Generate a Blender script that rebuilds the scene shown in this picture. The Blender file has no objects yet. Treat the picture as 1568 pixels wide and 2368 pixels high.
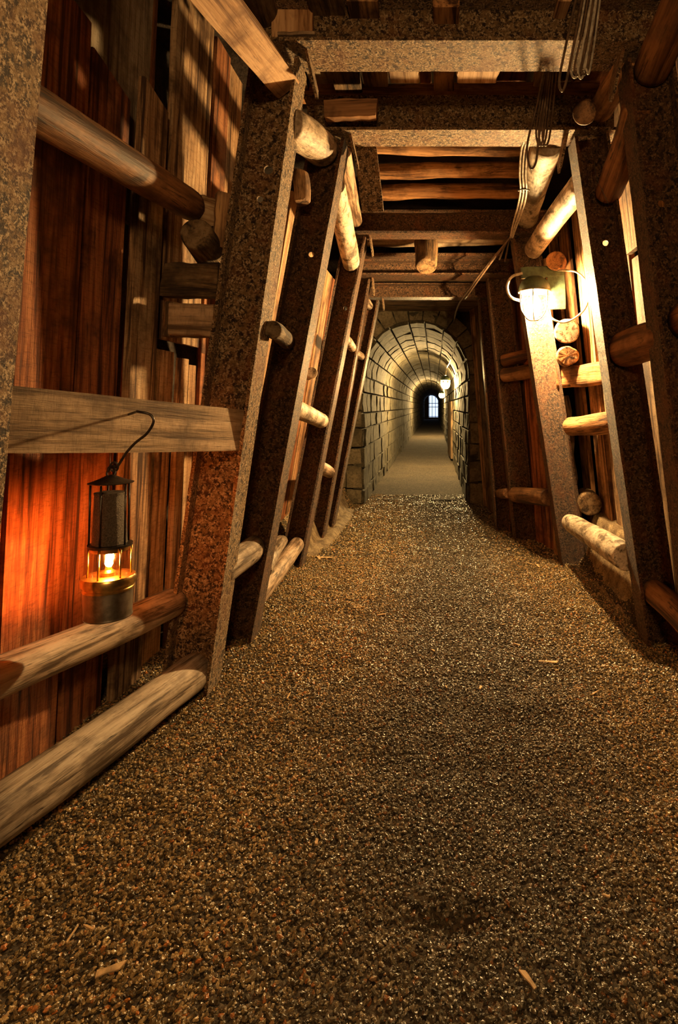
import bpy, bmesh, math, random
import numpy as np
from mathutils import Vector, Matrix, noise
from mathutils.geometry import tessellate_polygon
random.seed(7)
S = bpy.context.scene
C = S.collection
V = Vector
H = 1.04            # eye height in metres
F = 1300.0          # focal length in pixels of the 1568x2368 frame

# ------------------------------------------------------------------ camera
cd = bpy.data.cameras.new('camera'); cam = bpy.data.objects.new('camera', cd); C.objects.link(cam)
cam.location = (0, 0, H); cam.rotation_euler = (math.pi/2, 0, 0)
cd.sensor_fit = 'VERTICAL'; cd.sensor_height = 36; cd.lens = F/2368*36
cd.shift_x = -219/2368; cd.shift_y = -244/2368
cd.clip_start = 0.02; cd.clip_end = 200
S.camera = cam
S.view_settings.view_transform = 'Standard'; S.view_settings.look = 'None'
S.view_settings.exposure = 0.0; S.view_settings.gamma = 1; S.view_settings.use_curve_mapping = False

# ------------------------------------------------------------------ world and large lights
w = bpy.data.worlds.new('world'); S.world = w; w.use_nodes = True
w.node_tree.nodes['Background'].inputs[0].default_value = (1.0, .40, .12, 1)
w.node_tree.nodes['Background'].inputs[1].default_value = 0.10
LAMP_COL = (1.0, .62, .25)
LAMP_STR = 4900.0
def fill_light(name, loc, power, r, col=LAMP_COL):
    l = bpy.data.lights.new(name, 'POINT'); l.energy = power; l.shadow_soft_size = r; l.color = col
    o = bpy.data.objects.new(name, l); C.objects.link(o); o.location = loc; return o
fill_light('fill_light_behind', (.10, -.8, 1.85), 80, .12, (1, .56, .22))  # unseen fill light added behind the camera to brighten the near bay

# ------------------------------------------------------------------ materials
def nt(name):
    m = bpy.data.materials.new(name); m.use_nodes = True
    t = m.node_tree; b = t.nodes['Principled BSDF']; return m, t, b
def N(t, kind, **k):
    n = t.nodes.new(kind)
    for a, v in k.items():
        if a.startswith('i_'): n.inputs[a[2:].replace('_', ' ')].default_value = v
        else: setattr(n, a, v)
    return n
def ramp(t, fac, stops):
    r = t.nodes.new('ShaderNodeValToRGB'); e = r.color_ramp.elements
    while len(e) < len(stops): e.new(.5)
    for q, (p, c) in zip(e, stops): q.position = p; q.color = (*c, 1)
    t.links.new(fac, r.inputs[0]); return r.outputs[0]
def coords(t, scale=(1, 1, 1), rnd=True):
    tc = N(t, 'ShaderNodeTexCoord'); mp = N(t, 'ShaderNodeMapping'); mp.inputs['Scale'].default_value = scale
    src = tc.outputs['Object']
    if rnd:
        oi = N(t, 'ShaderNodeObjectInfo'); ml = N(t, 'ShaderNodeMath', operation='MULTIPLY'); ml.inputs[1].default_value = 37.0
        t.links.new(oi.outputs['Random'], ml.inputs[0])
        va = N(t, 'ShaderNodeVectorMath', operation='ADD')
        t.links.new(src, va.inputs[0]); t.links.new(ml.outputs[0], va.inputs[1]); src = va.outputs[0]
    t.links.new(src, mp.inputs[0]); return mp.outputs[0]
def noi(t, vec, scale, detail=4, rough=.6, dist=0):
    n = N(t, 'ShaderNodeTexNoise'); n.inputs['Scale'].default_value = scale; n.inputs['Detail'].default_value = detail
    n.inputs['Roughness'].default_value = rough; n.inputs['Distortion'].default_value = dist
    t.links.new(vec, n.inputs['Vector']); return n.outputs[0]
def mix(t, a, b, f, mode='MIX'):
    m = N(t, 'ShaderNodeMix', data_type='RGBA', blend_type=mode)
    for s, i in ((a, 6), (b, 7)):
        if isinstance(s, tuple): m.inputs[i].default_value = (*s, 1)
        else: t.links.new(s, m.inputs[i])
    if isinstance(f, float): m.inputs[0].default_value = f
    else: t.links.new(f, m.inputs[0])
    return m.outputs[2]
def bump(t, b, h, strength=.5, dist=.01):
    n = N(t, 'ShaderNodeBump'); n.inputs['Strength'].default_value = strength; n.inputs['Distance'].default_value = dist
    t.links.new(h, n.inputs['Height']); t.links.new(n.outputs[0], b.inputs['Normal'])
def addm(t, a, b, k=1.0):
    m = N(t, 'ShaderNodeMath', operation='MULTIPLY_ADD'); t.links.new(b, m.inputs[0]); m.inputs[1].default_value = k; t.links.new(a, m.inputs[2]); return m.outputs[0]

def rust(name, light, mid, dark, rough=.6, spec=.5):
    m, t, b = nt(name); v = coords(t, rnd=False)
    fine = noi(t, v, 140, 5, .75); blot = noi(t, v, 45, 5, .7); big = noi(t, v, 7, 3, .6)
    c0 = ramp(t, fine, [(.44, dark), (.50, mid), (.56, light)])
    mid_n = noi(t, v, 62, 5, .72)
    c1 = mix(t, c0, dark, ramp(t, mid_n, [(.44, (1.0,)*3), (.50, (.0,)*3)]))
    c1 = mix(t, c1, mid, ramp(t, blot, [(.42, (.75,)*3), (.52, (.0,)*3)]))
    c2 = mix(t, c1, (.30, .09, .02), ramp(t, big, [(.50, (0,)*3), (.66, (.4,)*3)]))
    t.links.new(c2, b.inputs['Base Color']); b.inputs['Roughness'].default_value = rough
    b.inputs['Specular IOR Level'].default_value = spec
    bump(t, b, addm(t, fine, mid_n, 1.2), 1.0, .012); return m
def wood(name, light, mid, dark, scale=38, stretch=.05, rough=.75, crack=.0, bs=.6, saw=False):
    m, t, b = nt(name); v = coords(t, (1, 1, stretch)); vi = coords(t)
    g = noi(t, v, scale, 6, .65, .4); g2 = noi(t, v, scale*4.5, 4, .7); st = noi(t, vi, 5.5, 4, .65)
    c = ramp(t, g, [(.38, dark), (.47, mid), (.58, light)])
    c = mix(t, c, dark, ramp(t, st, [(.34, (.8,)*3), (.52, (0,)*3)]))
    c = mix(t, c, dark, ramp(t, g2, [(.30, (.9,)*3), (.44, (0,)*3)]))
    oi = N(t, 'ShaderNodeObjectInfo')
    c = mix(t, c, mix(t, c, (1.0, .72, .5), 1.0, 'MULTIPLY'), ramp(t, oi.outputs['Random'], [(0, (0,)*3), (1, (.7,)*3)]))
    c = mix(t, c, mix(t, c, (.55, .5, .46), 1.0, 'MULTIPLY'), ramp(t, noi(t, coords(t, (.01, .01, .01)), 1.0, 0), [(.4, (0,)*3), (.6, (.8,)*3)]))
    hgt = addm(t, g, g2, .8)
    if crack:
        vc = coords(t, (1, 1, .035)); ck = noi(t, vc, 22, 5, .6, .8)
        line = ramp(t, ck, [(.485, (0,)*3), (.497, (1,)*3), (.503, (1,)*3), (.515, (0,)*3)])
        ms = ramp(t, noi(t, vi, 4, 2), [(.48, (0,)*3), (.56, (crack,)*3)])
        lm = mix(t, (0, 0, 0), line, ms)
        c = mix(t, c, (.02, .012, .006), lm)
        kn = noi(t, coords(t, (1, 1, .5)), 17, 2, .5)
        c = mix(t, c, dark, ramp(t, kn, [(.70, (0,)*3), (.75, (.9,)*3)]))
    if saw:
        vs = coords(t, (14, 14, 70)); sw = noi(t, vs, 2.2, 4, .7, .6)
        c = mix(t, c, dark, ramp(t, sw, [(.36, (.35,)*3), (.48, (0,)*3)])); hgt = addm(t, hgt, sw, .25)
    t.links.new(c, b.inputs['Base Color']); b.inputs['Roughness'].default_value = rough
    b.inputs['Specular IOR Level'].default_value = .35
    bump(t, b, hgt, bs, .008); return m
def plain(name, col, rough=.5, metal=0, bsc=0, bst=.3, spec=.5):
    m, t, b = nt(name); v = coords(t); n = noi(t, v, bsc or 30, 4)
    c = mix(t, col, tuple(x*.45 for x in col), ramp(t, n, [(.4, (0,)*3), (.65, (1,)*3)]))
    t.links.new(c, b.inputs['Base Color']); b.inputs['Roughness'].default_value = rough; b.inputs['Metallic'].default_value = metal
    b.inputs['Specular IOR Level'].default_value = spec
    if bsc: bump(t, b, n, bst, .01)
    return m
def rockm(name, light, dark, scale=6, bst=.8):
    m, t, b = nt(name); v = coords(t, rnd=True)
    a = noi(t, v, scale, 8, .68); f = noi(t, v, scale*9, 5, .7)
    c = ramp(t, a, [(.35, dark), (.62, light)]); c = mix(t, c, dark, ramp(t, f, [(.36, (.8,)*3), (.52, (0,)*3)]))
    t.links.new(c, b.inputs['Base Color']); b.inputs['Roughness'].default_value = .85
    bump(t, b, addm(t, a, f, .35), bst, .03); return m
def emis(name, col, s):
    m, t, b = nt(name); b.inputs['Base Color'].default_value = (*col, 1)
    b.inputs['Emission Color'].default_value = (*col, 1); b.inputs['Emission Strength'].default_value = s; return m
def clear(name, tint, k=.12):
    m, t, b = nt(name); tr = N(t, 'ShaderNodeBsdfTransparent'); tr.inputs[0].default_value = (*tint, 1)
    gl = N(t, 'ShaderNodeBsdfGlossy'); gl.inputs['Roughness'].default_value = .08
    mx = N(t, 'ShaderNodeMixShader'); mx.inputs[0].default_value = k
    t.links.new(tr.outputs[0], mx.inputs[1]); t.links.new(gl.outputs[0], mx.inputs[2])
    t.links.new(mx.outputs[0], t.nodes['Material Output'].inputs[0]); return m

M = {}
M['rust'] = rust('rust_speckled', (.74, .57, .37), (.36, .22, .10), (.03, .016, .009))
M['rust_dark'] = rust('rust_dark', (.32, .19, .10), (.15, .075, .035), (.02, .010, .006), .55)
M['plank'] = wood('old_plank', (.62, .44, .26), (.40, .24, .12), (.06, .03, .014), 34, .045, bs=.9, saw=True)
M['plank_red'] = wood('reddish_plank', (.46, .21, .09), (.28, .10, .035), (.05, .018, .008), 34, .045, bs=.9, saw=True)
M['plank_grey'] = wood('grey_board', (.50, .42, .31), (.34, .27, .18), (.10, .07, .045), 30, .05, bs=.5, saw=True)
M['timber'] = wood('sawn_timber', (.66, .50, .32), (.46, .31, .17), (.14, .07, .03), 30, .05, bs=.4)
M['pole'] = wood('debarked_pole', (.62, .53, .42), (.42, .34, .25), (.10, .07, .045), 40, .07, .6, crack=.9, bs=.35)
M['birch'] = wood('pale_birch_pole', (.78, .72, .60), (.55, .49, .38), (.12, .10, .07), 20, .5, .55, crack=.7, bs=.4)
M['pole_brown'] = wood('brown_pole', (.36, .20, .09), (.22, .11, .045), (.05, .025, .012), 18, .07, .6, crack=.9, bs=.4)
M['log_dark'] = wood('dark_log', (.26, .19, .11), (.15, .10, .05), (.03, .02, .012), 24, .12, .8, crack=.6, bs=.9)
M['log_split'] = wood('split_log', (.58, .36, .17), (.36, .20, .09), (.06, .03, .015), 20, .08, .75, crack=.8, bs=.9)
M['rock'] = rockm('dark_rock', (.075, .05, .032), (.012, .008, .005))
M['stone'] = rockm('masonry_stone', (.10, .083, .045), (.015, .012, .007), 9, 1.0)
M['stone_face'] = rockm('portal_stone', (.25, .195, .11), (.07, .055, .028), 5, 1.0)
M['earth'] = rockm('earth', (.55, .42, .24), (.14, .09, .045), 12, 1.0)
M['cable'] = plain('cable_sheath', (.60, .54, .44), .45, 0, 40, .2)
M['cable_dark'] = plain('dark_cable', (.16, .10, .06), .45, 0, 40, .2)
M['iron'] = plain('dark_iron', (.09, .08, .07), .38, .85, 60, .15)
M['steel'] = plain('dull_steel', (.42, .38, .32), .33, .95, 25, .08)
M['brass'] = plain('brass', (.80, .53, .18), .28, 1.0, 25, .05)
M['housing'] = plain('green_housing', (.06, .10, .06), .5, .2, 40, .2)
M['gauze'] = plain('wire_gauze', (.16, .13, .10), .55, .6, 300, .6)
M['glass'] = clear('lamp_glass', (.98, .96, .92))
M['amber'] = clear('lantern_glass', (1, .90, .74), .10)
M['bulb'] = emis('lit_bulb', LAMP_COL, LAMP_STR)
M['bulb_far'] = emis('lit_bulb_far', (1, .66, .26), 13000.0)
M['flame'] = emis('flame', (1, .27, .05), 2300.0)
M['wick'] = emis('lit_wick_holder', (.25, .10, .03), 0.0)
M['daylight'] = emis('daylight_pane', (.55, .70, 1.0), 1.6)
M['chip'] = plain('pale_chip', (.80, .55, .28), .7, 0, 40, .2)
M['thread'] = plain('thread', (.5, .42, .3), .6)

def gravelm():
    m, t, b = nt('gravel_stone'); oi = N(t, 'ShaderNodeObjectInfo'); v = coords(t, rnd=False)
    c = ramp(t, oi.outputs['Random'], [(0, (.05, .042, .028)), (.35, (.15, .125, .08)), (.7, (.31, .265, .175)), (.93, (.54, .46, .32)), (.985, (.50, .22, .08))])
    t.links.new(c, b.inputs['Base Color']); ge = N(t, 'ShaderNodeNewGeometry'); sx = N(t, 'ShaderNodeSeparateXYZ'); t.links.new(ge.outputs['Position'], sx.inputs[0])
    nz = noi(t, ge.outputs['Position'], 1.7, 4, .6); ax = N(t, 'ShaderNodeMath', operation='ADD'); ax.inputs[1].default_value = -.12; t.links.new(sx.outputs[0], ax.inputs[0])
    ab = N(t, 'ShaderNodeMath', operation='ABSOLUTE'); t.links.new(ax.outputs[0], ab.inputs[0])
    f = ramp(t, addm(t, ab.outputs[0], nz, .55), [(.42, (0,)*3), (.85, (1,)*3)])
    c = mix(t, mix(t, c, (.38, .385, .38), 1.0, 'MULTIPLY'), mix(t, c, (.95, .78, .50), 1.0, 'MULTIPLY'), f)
    t.links.new(c, b.inputs['Base Color'])
    b.inputs['Roughness'].default_value = .36; b.inputs['Specular IOR Level'].default_value = .7
    return m
M['gravel'] = gravelm()
def floorm():
    m, t, b = nt('gravel_floor'); v = coords(t, rnd=False)
    vo = N(t, 'ShaderNodeTexVoronoi'); vo.inputs['Scale'].default_value = 90; t.links.new(v, vo.inputs['Vector'])
    big = noi(t, v, 1.6, 4); fi = noi(t, v, 200, 4)
    sep = N(t, 'ShaderNodeSeparateColor'); t.links.new(vo.outputs['Color'], sep.inputs[0])
    c = ramp(t, sep.outputs[0], [(0, (.03, .023, .015)), (.6, (.075, .058, .036)), (1, (.16, .12, .075))])
    c = mix(t, c, (.13, .095, .055), ramp(t, big, [(.5, (0,)*3), (.68, (.6,)*3)]))
    t.links.new(c, b.inputs['Base Color']); b.inputs['Roughness'].default_value = .95
    bump(t, b, addm(t, fi, vo.outputs['Distance'], -2.0), 1.0, .01); return m
M['floor'] = floorm()

# ------------------------------------------------------------------ builders
def W(x, y, k): return V(((x-1003)*k, F*k, H-(y-940)*k))
def link(name, me, m, parent=None, mw=None):
    if m is not None and not me.materials: me.materials.append(m)
    o = bpy.data.objects.new(name, me); C.objects.link(o)
    if mw is not None: o.matrix_world = mw
    if parent is not None:
        o.parent = parent; o.matrix_parent_inverse = parent.matrix_world.inverted()
    return o
def finish(bm, name, smooth=False):
    bmesh.ops.recalc_face_normals(bm, faces=bm.faces)
    me = bpy.data.meshes.new(name); bm.to_mesh(me); bm.free()
    if smooth: me.polygons.foreach_set('use_smooth', [True]*len(me.polygons))
    return me
def tag(o, label=None, cat=None, group=None, kind=None):
    if label: o['label'] = label
    if cat: o['category'] = cat
    if group: o['group'] = group
    if kind: o['kind'] = kind
    return o
def empty(name, loc):
    o = bpy.data.objects.new(name, None); C.objects.link(o); o.location = loc; o.matrix_world = Matrix.Translation(loc); return o
def axis_m(p0, p1, side):
    z = (p1-p0).normalized(); x = (side-z*side.dot(z)).normalized(); y = z.cross(x)
    m = Matrix((x, y, z)).transposed().to_4x4(); m.translation = p0; return m
def plank(name, p0, p1, w_, t_, side, m, parent=None, rag=.004, cut0=0, cut1=0, seg=6):
    """sawn board from p0 to p1, width w_ along side; ragged edges; cut0/cut1 slant the ends"""
    L = (p1-p0).length; bm = bmesh.new(); rows = []
    wl = wr = 0
    for i in range(seg+1):
        f = i/seg; wl = wl*.6+random.uniform(-rag, rag); wr = wr*.6+random.uniform(-rag, rag)
        row = []
        for sx, sy in ((-1, -1), (1, -1), (1, 1), (-1, 1)):
            z = f*L
            if i == 0: z += cut0*sx
            if i == seg: z += cut1*sx
            row.append(bm.verts.new((sx*w_/2+(wl if sx < 0 else wr), sy*t_/2, z)))
        rows.append(row)
    for a, b in zip(rows, rows[1:]):
        for i in range(4): bm.faces.new((a[i], a[(i+1) % 4], b[(i+1) % 4], b[i]))
    bm.faces.new(rows[0]); bm.faces.new(rows[-1])
    es = [e for e in bm.edges if abs((e.verts[0].co-e.verts[1].co).normalized().z) > .7]
    bmesh.ops.bevel(bm, geom=es, offset=min(.004, t_*.15), segments=1, affect='EDGES')
    return link(name, finish(bm, name), m, parent, axis_m(p0, p1, side))
def pole(name, p0, p1, r0, r1, m, parent=None, wob=.04, bend=.006, seg=20, rings=14, rag=0, flat=None):
    L = (p1-p0).length; bm = bmesh.new(); rows = []; s = random.uniform(0, 99)
    prof = [(0, .0), (0, .80), (.25, .95), (1, 1)]
    zs = [(0.0, .88), (r0*.10, .97)] + [(f*L, 1) for f in np.linspace(.05, .95, rings)] + [(L-r1*.10, .97), (L, .88)]
    for z, q in zs:
        f = z/L; r = (r0+(r1-r0)*f)*q; row = []
        bx = bend*math.sin(f*math.pi)*math.sin(s); by = bend*math.sin(f*math.pi)*math.cos(s)
        for i in range(seg):
            a = 2*math.pi*i/seg
            n = noise.noise(V((math.cos(a)*.9+s, math.sin(a)*.9, z*5)))
            rr = r*(1+wob*n*2)
            zz = z
            if rag and q < 1: zz += rag*noise.noise(V((math.cos(a)*3+s, math.sin(a)*3, 7)))
            if flat is not None and math.sin(a-flat) > .35: rr = r*.35/math.sin(a-flat)*(1+.2*n)
            row.append(bm.verts.new((bx+rr*math.cos(a), by+rr*math.sin(a), zz)))
        rows.append(row)
    for a, b in zip(rows, rows[1:]):
        for i in range(seg): bm.faces.new((a[i], a[(i+1) % seg], b[(i+1) % seg], b[i]))
    for row, zc in ((rows[0], 0), (rows[-1], L)):
        c = bm.verts.new((sum(v.co.x for v in row)/seg, sum(v.co.y for v in row)/seg, zc))
        for i in range(seg): bm.faces.new((row[i], row[(i+1) % seg], c))
    me = finish(bm, name)
    me.polygons.foreach_set('use_smooth', [len(p.vertices) == 4 for p in me.polygons])
    return link(name, me, m, parent, axis_m(p0, p1, V((.3, .2, 1)) if abs((p1-p0).normalized().z) < .8 else V((1, 0, 0))))
def tube(name, pts, r, m, parent=None, seg=8, smooth_steps=6, closed=False):
    """round wire through points (Catmull-Rom)"""
    P = [V(p) for p in pts]; Q = []
    n = len(P)
    for i in range(n-1 if not closed else n):
        a = P[i-1] if (i > 0 or closed) else P[0]*2-P[1]
        b, c = P[i], P[(i+1) % n]
        d = P[(i+2) % n] if (i+2 < n or closed) else c*2-b
        for j in range(smooth_steps):
            t_ = j/smooth_steps
            Q.append(.5*((2*b)+(c-a)*t_+(2*a-5*b+4*c-d)*t_*t_+(3*b-a-3*c+d)*t_**3))
    if not closed: Q.append(P[-1])
    base = Q[0].copy(); bm = bmesh.new(); rows = []; up = V((.1, .3, 1)).normalized()
    for i, q in enumerate(Q):
        d = (Q[(i+1) % len(Q)]-Q[i-1]) if closed or 0 < i < len(Q)-1 else (Q[1]-Q[0] if i == 0 else Q[-1]-Q[-2])
        d.normalize(); x = d.cross(up)
        if x.length < .05: x = d.cross(V((1, 0, 0)))
        x.normalize(); y = d.cross(x); up = y if y.dot(up) > 0 else -y
        x = d.cross(up).normalized(); y = x.cross(d)
        rows.append([bm.verts.new(q-base+r*(math.cos(2*math.pi*k/seg)*x+math.sin(2*math.pi*k/seg)*y)) for k in range(seg)])
    pr = list(zip(rows, rows[1:])) + ([(rows[-1], rows[0])] if closed else [])
    for a, b in pr:
        for i in range(seg): bm.faces.new((a[i], a[(i+1) % seg], b[(i+1) % seg], b[i]))
    if not closed: bm.faces.new(rows[0]); bm.faces.new(rows[-1])
    return link(name, finish(bm, name, True), m, parent, Matrix.Translation(base))
def lathe(name, prof, centre, m, parent=None, seg=32, smooth=True):
    bm = bmesh.new(); rows = []
    for r, z in prof:
        rows.append([bm.verts.new((max(r, .0003)*math.cos(2*math.pi*i/seg), max(r, .0003)*math.sin(2*math.pi*i/seg), z)) for i in range(seg)])
    for a, b in zip(rows, rows[1:]):
        for i in range(seg): bm.faces.new((a[i], a[(i+1) % seg], b[(i+1) % seg], b[i]))
    if prof[0][0] > 0: bm.faces.new(rows[0])
    if prof[-1][0] > 0: bm.faces.new(rows[-1])
    me = finish(bm, name, smooth)
    try: me.set_sharp_from_angle(angle=math.radians(35))
    except Exception: pass
    return link(name, me, m, parent, Matrix.Translation(centre))

# H-section extruded from a to b. u = direction across flanges (section height), v = flange width direction
def hbeam(name, a, b, u, v, h, fw, m, tf=.013, tw=.009, holes=(), parent=None, rag=.0012):
    """a,b: centre of the section ends; holes: (distance along, offset along u, radius)"""
    L = (b-a).length; bm = bmesh.new()
    def boxl(x0, x1, y0, y1, nz=24):
        rows = []
        for i in range(nz+1):
            z = L*i/nz
            rows.append([bm.verts.new((x+random.uniform(-rag, rag)*.5, y+random.uniform(-rag, rag), z)) for x, y in ((x0, y0), (x1, y0), (x1, y1), (x0, y1))])
        for p, q in zip(rows, rows[1:]):
            for i in range(4): bm.faces.new((p[i], p[(i+1) % 4], q[(i+1) % 4], q[i]))
        bm.faces.new(rows[0]); bm.faces.new(rows[-1])
    boxl(-h/2, -h/2+tf, -fw/2, fw/2); boxl(h/2-tf, h/2, -fw/2, fw/2)
    # root fillets
    hx = h/2-tf
    for s in (-1, 1):
        for q in (-1, 1):
            x0 = s*hx; x1 = s*(hx-.012); y0 = q*tw/2; y1 = q*(tw/2+.012)
            va = [bm.verts.new(p) for p in ((x0, y0, 0), (x1, y0, 0), (x0, y1, 0))]
            vb = [bm.verts.new(p) for p in ((x0, y0, L), (x1, y0, L), (x0, y1, L))]
            bm.faces.new((va[1], va[2], vb[2], vb[1]))
    # web with drilled holes
    outer = [V((-hx, 0)), V((hx, 0)), V((hx, L)), V((-hx, L))]
    loops = [outer]
    for d, off, r in holes:
        loops.append([V((off+r*math.cos(-2*math.pi*i/16), d+r*math.sin(-2*math.pi*i/16))) for i in range(16)])
    flat = [p for lp in loops for p in lp]
    tris = tessellate_polygon([[V((p.x, p.y, 0)) for p in lp] for lp in loops])
    fr = [bm.verts.new((p.x, -tw/2, p.y)) for p in flat]; bk = [bm.verts.new((p.x, tw/2, p.y)) for p in flat]
    for tr in tris:
        try: bm.faces.new([fr[i] for i in tr]); bm.faces.new([bk[i] for i in reversed(tr)])
        except ValueError: pass
    i0 = 0
    for lp in loops:
        n = len(lp)
        for i in range(n):
            j = (i+1) % n
            try: bm.faces.new((fr[i0+i], fr[i0+j], bk[i0+j], bk[i0+i]))
            except ValueError: pass
        i0 += n
    z = (b-a).normalized(); x = (u-z*u.dot(z)).normalized(); y = z.cross(x)
    if y.dot(v) < 0: pass
    mw = Matrix((x, y, z)).transposed().to_4x4(); mw.translation = a
    return link(name, finish(bm, name), m, parent, mw)

# ------------------------------------------------------------------ setting: rock shell, floor
def shell(name, fn, nu, nv, m, amp=.05, fs=2.3):
    bm = bmesh.new(); g = []
    for i in range(nu+1):
        row = []
        for j in range(nv+1):
            p, n = fn(i/nu, j/nv); d = noise.fractal(p*fs, 1.0, 2.0, 4)*amp
            row.append(bm.verts.new(p+n*d))
        g.append(row)
    for i in range(nu):
        for j in range(nv): bm.faces.new((g[i][j], g[i+1][j], g[i+1][j+1], g[i][j+1]))
    return link(name, finish(bm, name, True), m)
Y0, YP = -3.0, 5.98
wall_left = shell('wall_left', lambda u, v: (V((-1.42+.12*v, Y0+(YP+.1-Y0)*u, -.1+2.95*v)), V((-1, 0, 0))), 110, 36, M['rock']); tag(wall_left, kind='structure')
wall_right = shell('wall_right', lambda u, v: (V((1.45-.12*v, Y0+(YP+.1-Y0)*u, -.1+2.95*v)), V((1, 0, 0))), 110, 36, M['rock']); tag(wall_right, kind='structure')
ceiling = shell('ceiling', lambda u, v: (V((-1.45+2.9*v, Y0+(YP+.1-Y0)*u, 2.78)), V((0, 0, 1))), 110, 30, M['rock']); tag(ceiling, kind='structure')

def fh(x, y):
    h = .016*noise.fractal(V((x*2.2, y*2.2, 3)), 1.0, 2.0, 3) + .006*noise.noise(V((x*9, y*9, 1)))
    h -= .035*math.exp(-((x-.035)**2/.006+(y-1.135)**2/.0010))      # scuffed hollow
    if y < 6.1:
        # earth heaped against the lagging
        l = -.93+.02*max(0, y-2); e = max(0, l-x)
        if y < 3.1: h += min(e*.25, .05)
        else: h += min(e*1.8, .30)*min(1, (y-3.1)/.5) if y > 3.1 else 0
        r = .955
        if 2.5 < y < 3.75:
            e = max(0, x-r); f = min(1, (y-2.5)/.12)*min(1, (3.75-y)/.15)
            h += f*(min(e*5, .33)+.02*noise.noise(V((x*12, y*12, 5))) if e > 0 else 0)
    return h
def build_floor():
    bm = bmesh.new()
    xs = list(np.arange(-1.5, 1.5001, .025)); ys = list(np.arange(-1.0, 6.3, .03))
    g = [[bm.verts.new((x, y, fh(x, y))) for x in xs] for y in ys]
    for a, b in zip(g, g[1:]):
        for i in range(len(xs)-1): bm.faces.new((a[i], a[i+1], b[i+1], b[i]))
    ys2 = np.arange(6.24, 47, .35); xs2 = np.linspace(-.80, .42, 10)
    g = [[bm.verts.new((x, y, .012*noise.noise(V((x*3, y*2, 0))))) for x in xs2] for y in ys2]
    for a, b in zip(g, g[1:]):
        for i in range(len(xs2)-1): bm.faces.new((a[i], a[i+1], b[i+1], b[i]))
    return tag(link('floor', finish(bm, 'floor', True), M['floor']), kind='structure')
floor = build_floor()

# earth patches lie on the floor mesh as a second material zone
def earth(name, x0, x1, y0, y1, label):
    bm = bmesh.new(); n = 28
    g = []
    for j in range(n+1):
        row = []
        for i in range(n+1):
            x = x0+(x1-x0)*i/n; y = y0+(y1-y0)*j/n
            e = math.sin(math.pi*i/n)*math.sin(math.pi*j/n)
            row.append(bm.verts.new((x, y, fh(x, y)-.02+.05*min(1, e*2.2)+.022*noise.fractal(V((x*9, y*9, 2)), 1, 2, 4)*min(1, e*3))))
        g.append(row)
    for a, b in zip(g, g[1:]):
        for i in range(n): bm.faces.new((a[i], a[i+1], b[i+1], b[i]))
    return tag(link(name, finish(bm, name, True), M['earth']), label, 'earth', kind='stuff')
earth('loose_earth', -1.15, -.74, 3.75, 5.9, 'loose pale earth heaped along the left wall before the stone tunnel')
earth('loose_earth', .93, 1.32, 2.5, 3.78, 'loose pale earth bank behind the low pole on the lamp side')

# ------------------------------------------------------------------ steel frames
# name: (k_near, k_far, X_in at floor, lean, top Z, section height)
def post(side, kn, kf, xb, lean, ztop, h, label, holes=(), m='rust', cat='steel post'):
    yc = F*(kn+kf)/2; fw = F*(kf-kn)
    s = -1 if side == 'L' else 1
    # side L: inner face X = xb + lean*Z ; centre lies h/2 outside
    a = V((xb+s*h/2-lean*s*-.03*-1, yc, -.03)); b = V((xb-s*lean*ztop+s*h/2, yc, ztop))
    a = V((xb+s*lean*.03+s*h/2, yc, -.03))
    o = hbeam('steel_post', a, b, V((1, 0, 0)), V((0, 1, 0)), h, fw, M[m], holes=[((z+.03), off, r) for z, off, r in holes])
    return tag(o, label, 'post', 'leaning steel posts of the support frames')
def cap(kn, kf, x0, x1, zb, h, label, m='rust'):
    yc = F*(kn+kf)/2; fw = F*(kf-kn)
    o = hbeam('steel_beam', V((x0, yc, zb+h/2)), V((x1, yc, zb+h/2)), V((0, 0, 1)), V((0, 1, 0)), h, fw, M[m])
    return tag(o, label, 'beam', 'steel cross beams of the support frames')
def stop_plate(beam, x, y, z, L, lean, w_=.09, t_=.010):
    bm = bmesh.new()
    pts = [(0, -w_/2, .01), (0, w_/2, .01), (lean*L*.7, w_/2, -L*.62), (lean*L, -w_/2+.035, -L), (lean*L*.9, -w_/2, -L*.86)]
    f = [bm.verts.new(p) for p in pts]; g = [bm.verts.new((p[0]+t_, p[1], p[2])) for p in pts]
    bm.faces.new(f); bm.faces.new(g)
    for i in range(5): bm.faces.new((f[i], f[(i+1) % 5], g[(i+1) % 5], g[i]))
    return link('stop_plate', finish(bm, 'stop_plate'), M['rust'], beam, Matrix.Translation((x, y, z)))

pA = post('L', .00069, .0008, -.875, .09, 2.32, .17, 'bright speckled steel post cut off by the frame edge, left of the planks')
pB = post('L', .00154, .00164, -.81, .143, 2.30, .17, 'wide rust-flecked steel post carrying the grey board end and the square timber', holes=[(1.93, .015, .017), (1.82, .0, .012)])
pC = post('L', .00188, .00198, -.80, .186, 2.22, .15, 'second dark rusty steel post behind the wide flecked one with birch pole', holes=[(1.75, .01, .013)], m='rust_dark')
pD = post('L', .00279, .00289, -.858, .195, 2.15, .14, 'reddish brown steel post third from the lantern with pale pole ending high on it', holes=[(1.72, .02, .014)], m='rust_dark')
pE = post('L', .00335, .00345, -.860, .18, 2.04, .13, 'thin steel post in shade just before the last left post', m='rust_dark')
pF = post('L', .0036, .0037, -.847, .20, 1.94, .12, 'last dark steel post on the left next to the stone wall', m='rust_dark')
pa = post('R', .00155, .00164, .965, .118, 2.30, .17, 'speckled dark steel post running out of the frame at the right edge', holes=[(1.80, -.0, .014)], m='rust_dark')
pb = post('R', .00187, .00196, .93, .145, 2.22, .15, 'dark rusty steel post right of the bright lamp with a bolt hole', holes=[(1.78, .01, .013)], m='rust_dark')
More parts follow.
